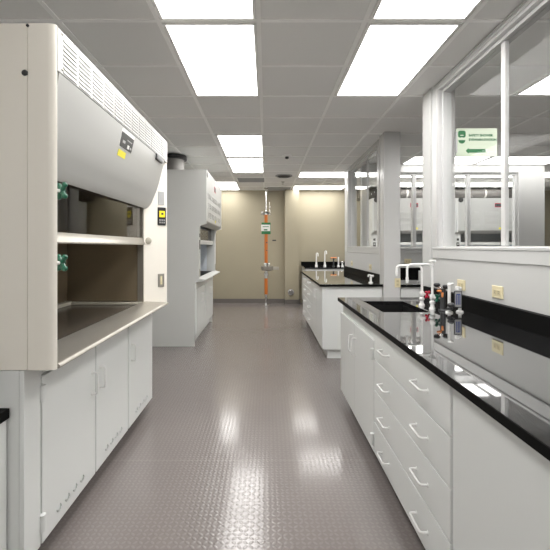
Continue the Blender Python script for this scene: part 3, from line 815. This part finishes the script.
t = thing('service_tap', 'short white service tap on the far bench against its backsplash', 'gas tap', (1.315, 5.02, ZC))
MB().lathe((0, 0, 0), [(.028, 0), (.028, .01), (.014, .014), (.014, .075), (.001, .076)], 18).build('base', M_['white'], t)
MB().tube([(0, 0, .07), (0, 0, .10), (-.035, -.01, .10), (-.035, -.01, .075)], .010, 10, fillet=.02).ball((0, 0, .088), .016).build('spout', M_['white'], t)
MB().lathe((.02, -.012, .085), [(.012, -.012), (.02, 0), (.012, .016), (.001, .017)], 14).build('knob', M_['white'], t)

# ------------------------------------------------------------------ bench along the back wall
loc = (2.0, 9.2, ZC)
ct3 = thing('countertop', 'black countertop of the bench along the beige back wall', 'countertop', loc)
MB(loc).box(.845, 2.30, 8.76, YB, ZC - TH, ZC, .002).build('top_slab', M_['epoxy'], ct3)
MB(loc).box(.845, 2.30, 8.757, 8.76, ZC - TH, ZC - .0015).build('front_edge', M_['epoxye'], ct3)
splash(.845, 2.30, YB - .1, YB - .08, 1.005, 'black backsplash behind the faucets at the beige back wall')
t = thing('base_cabinet', 'white cabinet of the bench along the beige back wall', 'cabinet', (1.6, 9.2, 0))
MB((1.6, 9.2, 0)).box(.87, 2.28, 8.81, YB - .02, .1, ZC - TH).build('body', M_['cab'], t)
MB((1.6, 9.2, 0)).box(.90, 2.26, 8.87, YB - .02, 0, .1).build('toe_kick', M_['base'], t)
for i in range(3):
    a = .875 + .468 * i
    d = MB((1.6, 9.2, 0)).box(a, a + .462, 8.79, 8.81, .11, ZC - TH - .004, .003).build('door', M_['cab'], t)
    hm = MB((1.6, 9.2, 0)); pull(hm, (a + .41, 8.79, .72), (0, 0, 1), (0, -1, 0), .11); hm.build('handle', M_['white'], d)
def back_faucet(label, x, y, h, reach):
    t = thing('lab_faucet', label, 'faucet', (x, y, ZC), 0, 'small faucets on the back wall bench')
    MB().lathe((0, 0, 0), [(.032, 0), (.032, .03), (.022, .04), (.020, .10), (.001, .10)], 16).build('base', M_['white'], t)
    MB().tube([(0, 0, .09), (0, 0, h), (reach, -.05, h), (reach, -.05, h - .07)], .014, 10, fillet=.05).build('spout', M_['white'], t)
    return t
back_faucet('white gooseneck faucet on the back bench, leftmost of its row', 1.165, 9.25, .30, .03)
back_faucet('tallest white gooseneck faucet on the back bench, second from its left', 1.345, 9.15, .35, .03)
t = thing('service_tap', 'dark service tap with orange cross handles on the back bench', 'gas tap', (1.555, 9.2, ZC))
MB().lathe((0, 0, 0), [(.03, 0), (.03, .012), (.016, .02), (.016, .15), (.022, .16), (.022, .19), (.001, .19)], 16).build('column', M_['dark'], t)
MB().tube([(-.055, 0, .195), (.055, 0, .195)], .013, 10).ball((-.055, 0, .195), .018).ball((.055, 0, .195), .018).build('handle', M_['orangek'], t)
t = thing('service_tap', 'white upright service tap on the back bench beside the orange handled one', 'gas tap', (1.665, 9.2, ZC))
MB().lathe((0, 0, 0), [(.03, 0), (.03, .02), (.016, .03), (.014, .21), (.001, .215)], 16).build('riser', M_['white'], t)
MB().tube([(0, 0, .06), (.04, -.02, .08)], .012, 8).build('lever', M_['chrome'], t)
t = thing('service_tap', 'short chrome capped service tap at the right of the back bench', 'gas tap', (1.755, 9.2, ZC))
MB().lathe((0, 0, 0), [(.03, 0), (.03, .02), (.018, .03), (.018, .07), (.001, .07)], 16).build('base', M_['white'], t)
MB().ball((0, 0, .095), .035, 1, 1, .8).build('cap', M_['chrome'], t)

# ------------------------------------------------------------------ neighbouring room bench seen through the gap
loc = (2.4, 5.7, ZC)
ct4 = thing('countertop', 'black countertop in the neighbouring room behind the white column', 'countertop', loc)
MB(loc).box(1.615, 3.2, B0 - .02, PY, ZC - TH, ZC, .002).build('top_slab', M_['epoxy'], ct4)
MB(loc).box(1.615, 3.2, B0 - .023, B0 - .02, ZC - TH, ZC - .0015).build('front_edge', M_['epoxye'], ct4)
splash(1.615, 3.2, PY - .02, PY, 1.016, 'black backsplash seen through the gap right of the white column')
t = thing('base_cabinet', 'white cabinet in the neighbouring room behind the white column', 'cabinet', (2.4, 5.7, 0))
MB((2.4, 5.7, 0)).box(1.625, 3.18, 4.86, PY - .01, .1, ZC - TH).build('body', M_['cab'], t)
MB((2.4, 5.7, 0)).box(1.64, 3.16, 4.91, PY - .01, 0, .1).build('toe_kick', M_['base'], t)
for i in range(3):
    a = 1.63 + .518 * i
    d = MB((2.4, 5.7, 0)).box(a, a + .51, 4.84, 4.86, .11, ZC - TH - .004, .003).build('door', M_['cab'], t)
    hm = MB((2.4, 5.7, 0)); pull(hm, (a + .05, 4.84, .55), (0, 0, 1), (0, -1, 0), .11); hm.build('handle', M_['white'], d)
t = thing('pedestal_outlet', 'white pedestal outlet box on the black bench in the neighbouring room', 'outlet box', (1.985, 5.05, ZC))
MB().box(-.045, .045, -.05, .05, .012, .15, .006).build('housing', M_['white'], t)
MB().box(-.055, .055, -.06, .06, 0, .012, .004).build('base', M_['white'], t)
for z in (.05, .105):
    MB().box(-.022, .022, -.053, -.049, z - .02, z + .02, .003).build('socket', M_['dark'], t)

# ------------------------------------------------------------------ direction sign beyond the window
loc = (1.60, 3.38, 2.25)
t = thing('direction_sign', 'pale green sign with shower and eyewash symbols and a left arrow', 'sign', loc)
SW, SZ0, SZ1 = .352, -.118, .118
MB().box(.006, SW, -.002, .004, SZ0, SZ1, .0015).build('panel', M_['signpale'], t)
MB().box(0, .012, -.012, .014, SZ0 + .03, SZ1 - .03, .002).build('bracket', M_['trimw'], t)
def flat(poly, name, m, d=.0032):
    return MB().prism(poly, 'y', -d, -.0015).build(name, m, t)
# pictogram: shower square above a basin disc
def rrect(x0, x1, z0, z1, r, n=5):
    out = []
    for cx, cz, a0 in ((x1 - r, z1 - r, 0), (x0 + r, z1 - r, 90), (x0 + r, z0 + r, 180), (x1 - r, z0 + r, 270)):
        for k in range(n + 1):
            a = math.radians(a0 + 90 * k / n); out.append((cx + r * math.cos(a), cz + r * math.sin(a)))
    return out
def disc(cx, cz, r, a0=0, a1=360, n=28):
    return [(cx + r * math.cos(math.radians(a0 + (a1 - a0) * k / n)), cz + r * math.sin(math.radians(a0 + (a1 - a0) * k / n))) for k in range(n + (1 if a1 - a0 < 360 else 0))]
flat(rrect(.022, .086, .040, .098, .016), 'pictogram', M_['signgreen'])
flat(disc(.054, .018, .029, 180, 360), 'pictogram', M_['signgreen'])
flat(rrect(.040, .068, .055, .062, .003), 'pictogram_detail', M_['signpale'], .0040)
flat(disc(.054, .030, .011), 'pictogram_detail', M_['signpale'], .0040)
flat([(.085, -.072), (.113, -.047), (.113, -.057), (.255, -.057), (.255, -.087), (.113, -.087), (.113, -.097)], 'arrow', M_['signgreen'])
for body, z in (('SAFETY SHOWER', .050), ('EYEWASH STATION', .013)):
    text_mesh(body, .0262, M_['signgreen'], 'lettering', t, Matrix.Translation((.112, -.0026, z)) @ Matrix.Rotation(PI / 2, 4, 'X'))

# ------------------------------------------------------------------ safety shower in front of the back wall
loc = (.002, 9.30, 0)
t = thing('safety_shower', 'orange safety shower and eyewash station standing before the beige wall', 'safety shower', loc)
MB().lathe((0, 0, 0), [(.085, 0), (.085, .012), (.04, .02), (.036, .06), (.001, .06)], 24).cyl((0, 0, .05), (0, 0, .27), .026).build('floor_flange', M_['chrome'], t)
MB().cyl((0, 0, .26), (0, 0, .64), .038).build('lower_pole', M_['orange'], t)
MB().cyl((0, 0, .985), (0, 0, 2.13), .038).build('upper_pole', M_['orange'], t)
MB().cyl((0, 0, .63), (0, 0, .99), .042).lathe((0, 0, .70), [(.055, 0), (.055, .05), (.042, .06), (.042, 0)], 20).build('valve_body', M_['chrome'], t)
bw = MB().lathe((.02, -.10, .805), [(.02, 0), (.10, .008), (.132, .03), (.138, .115), (.126, .115), (.118, .04), (.02, .03), (.001, .03)], 28).build('eyewash_bowl', M_['steel'], t)
for s in (-1, 1):
    MB().tube([(.02 + s * .03, -.10, .88), (.02 + s * .05, -.10, .965)], .012, 8).ball((.02 + s * .05, -.10, .97), .022).build('spray_head', M_['white'], bw)
MB().tube([(.04, -.04, .83), (.16, -.08, .84), (.23, -.10, .86)], .010, 8).build('lever_rod', M_['chrome'], t)
MB().box(.16, .295, -.112, -.100, .835, .905, .008).build('push_plate', M_['steel'], t)
MB().cyl((0, 0, 2.11), (0, 0, H_CEIL - .002), .016).lathe((0, 0, H_CEIL - .03), [(.05, .0), (.05, .022), (.016, .022), (.016, 0)], 20).build('supply_pipe', M_['chrome'], t)
MB().tube([(0, 0, 2.16), (0, -.30, 2.20), (0, -.32, 2.16)], .018, 10, fillet=.04).build('shower_arm', M_['chrome'], t)
MB().lathe((0, -.32, 2.08), [(.125, 0), (.125, .012), (.07, .05), (.02, .085), (.001, .085)], 28).build('shower_head', M_['chrome'], t)
MB().cyl((-.085, -.03, 2.155), (-.085, .01, 2.155), .03).build('flow_lamp', M_['paper'], t)
MB().tube([(.09, -.05, 2.14), (.075, -.05, 2.40)], .006, 8).build('pull_rod', M_['chrome'], t)
s = MB().box(-.105, .105, -.052, -.044, 1.656, 1.923, .004).build('sign_plate', M_['signgreen'], t)
MB().box(-.115, .095, -.056, -.051, 1.726, 1.875, .003).build('sign_face', M_['paper'], s)
MB().box(-.05, .03, -.058, -.0555, 1.742, 1.770).box(-.08, .065, -.058, -.0555, 1.82, 1.835).build('sign_bars', M_['signgreen'], s)
MB().cyl((-.0, -.044, 1.46), (.03, -.05, 1.46), .012).cyl((0, -.044, 1.28), (.028, -.05, 1.28), .010).build('pole_fittings', M_['dark'], t)

t = tag(MB((0.2, YB, 1.52)).box(.155, .245, YB - .012, YB, 1.505, 1.535, .003).build('wall_plate', M_['dark']), 'small dark plate on the beige wall right of the safety shower', 'wall plate'); t.location = (.2, YB, 1.52)
t = thing('wall_drain', 'round chrome outlet low on the beige pilaster', 'wall fitting', (.595, YB - .16, .275))
MB().lathe((0, 0, 0), [(.075, 0), (.075, -.008), (.055, -.014), (.05, -.05), (.06, -.055), (.06, -.075), (.001, -.075)], 24, 'y').build('body', M_['chrome'], t)
MB().lathe((0, 0, 0), [(.05, -.074), (.048, -.079), (.001, -.079)], 24, 'y').build('cap', M_['duct'], t)

# ------------------------------------------------------------------ camera and world
cam = bpy.data.cameras.new('camera'); co = bpy.data.objects.new('camera', cam); COL.objects.link(co)
co.location = (0, 0, H_EYE); co.rotation_euler = (PI / 2, 0, 0)
cam.sensor_width = 36; cam.lens = 400 / 550 * 36
cam.shift_x = (275 - 266) / 550; cam.shift_y = -(275 - 246.5) / 550
cam.clip_start = .02
scene.camera = co
wd = bpy.data.worlds.new('world'); scene.world = wd; wd.use_nodes = True
wd.node_tree.nodes['Background'].inputs[0].default_value = (0, 0, 0, 1)
vs = scene.view_settings
vs.view_transform = 'Standard'; vs.look = 'None'; vs.exposure = 0.0; vs.gamma = 1.0
try: vs.use_curve_mapping = False
except Exception: pass
scene.cycles.max_bounces = 12; scene.cycles.diffuse_bounces = 6; scene.cycles.sample_clamp_indirect = 6.0
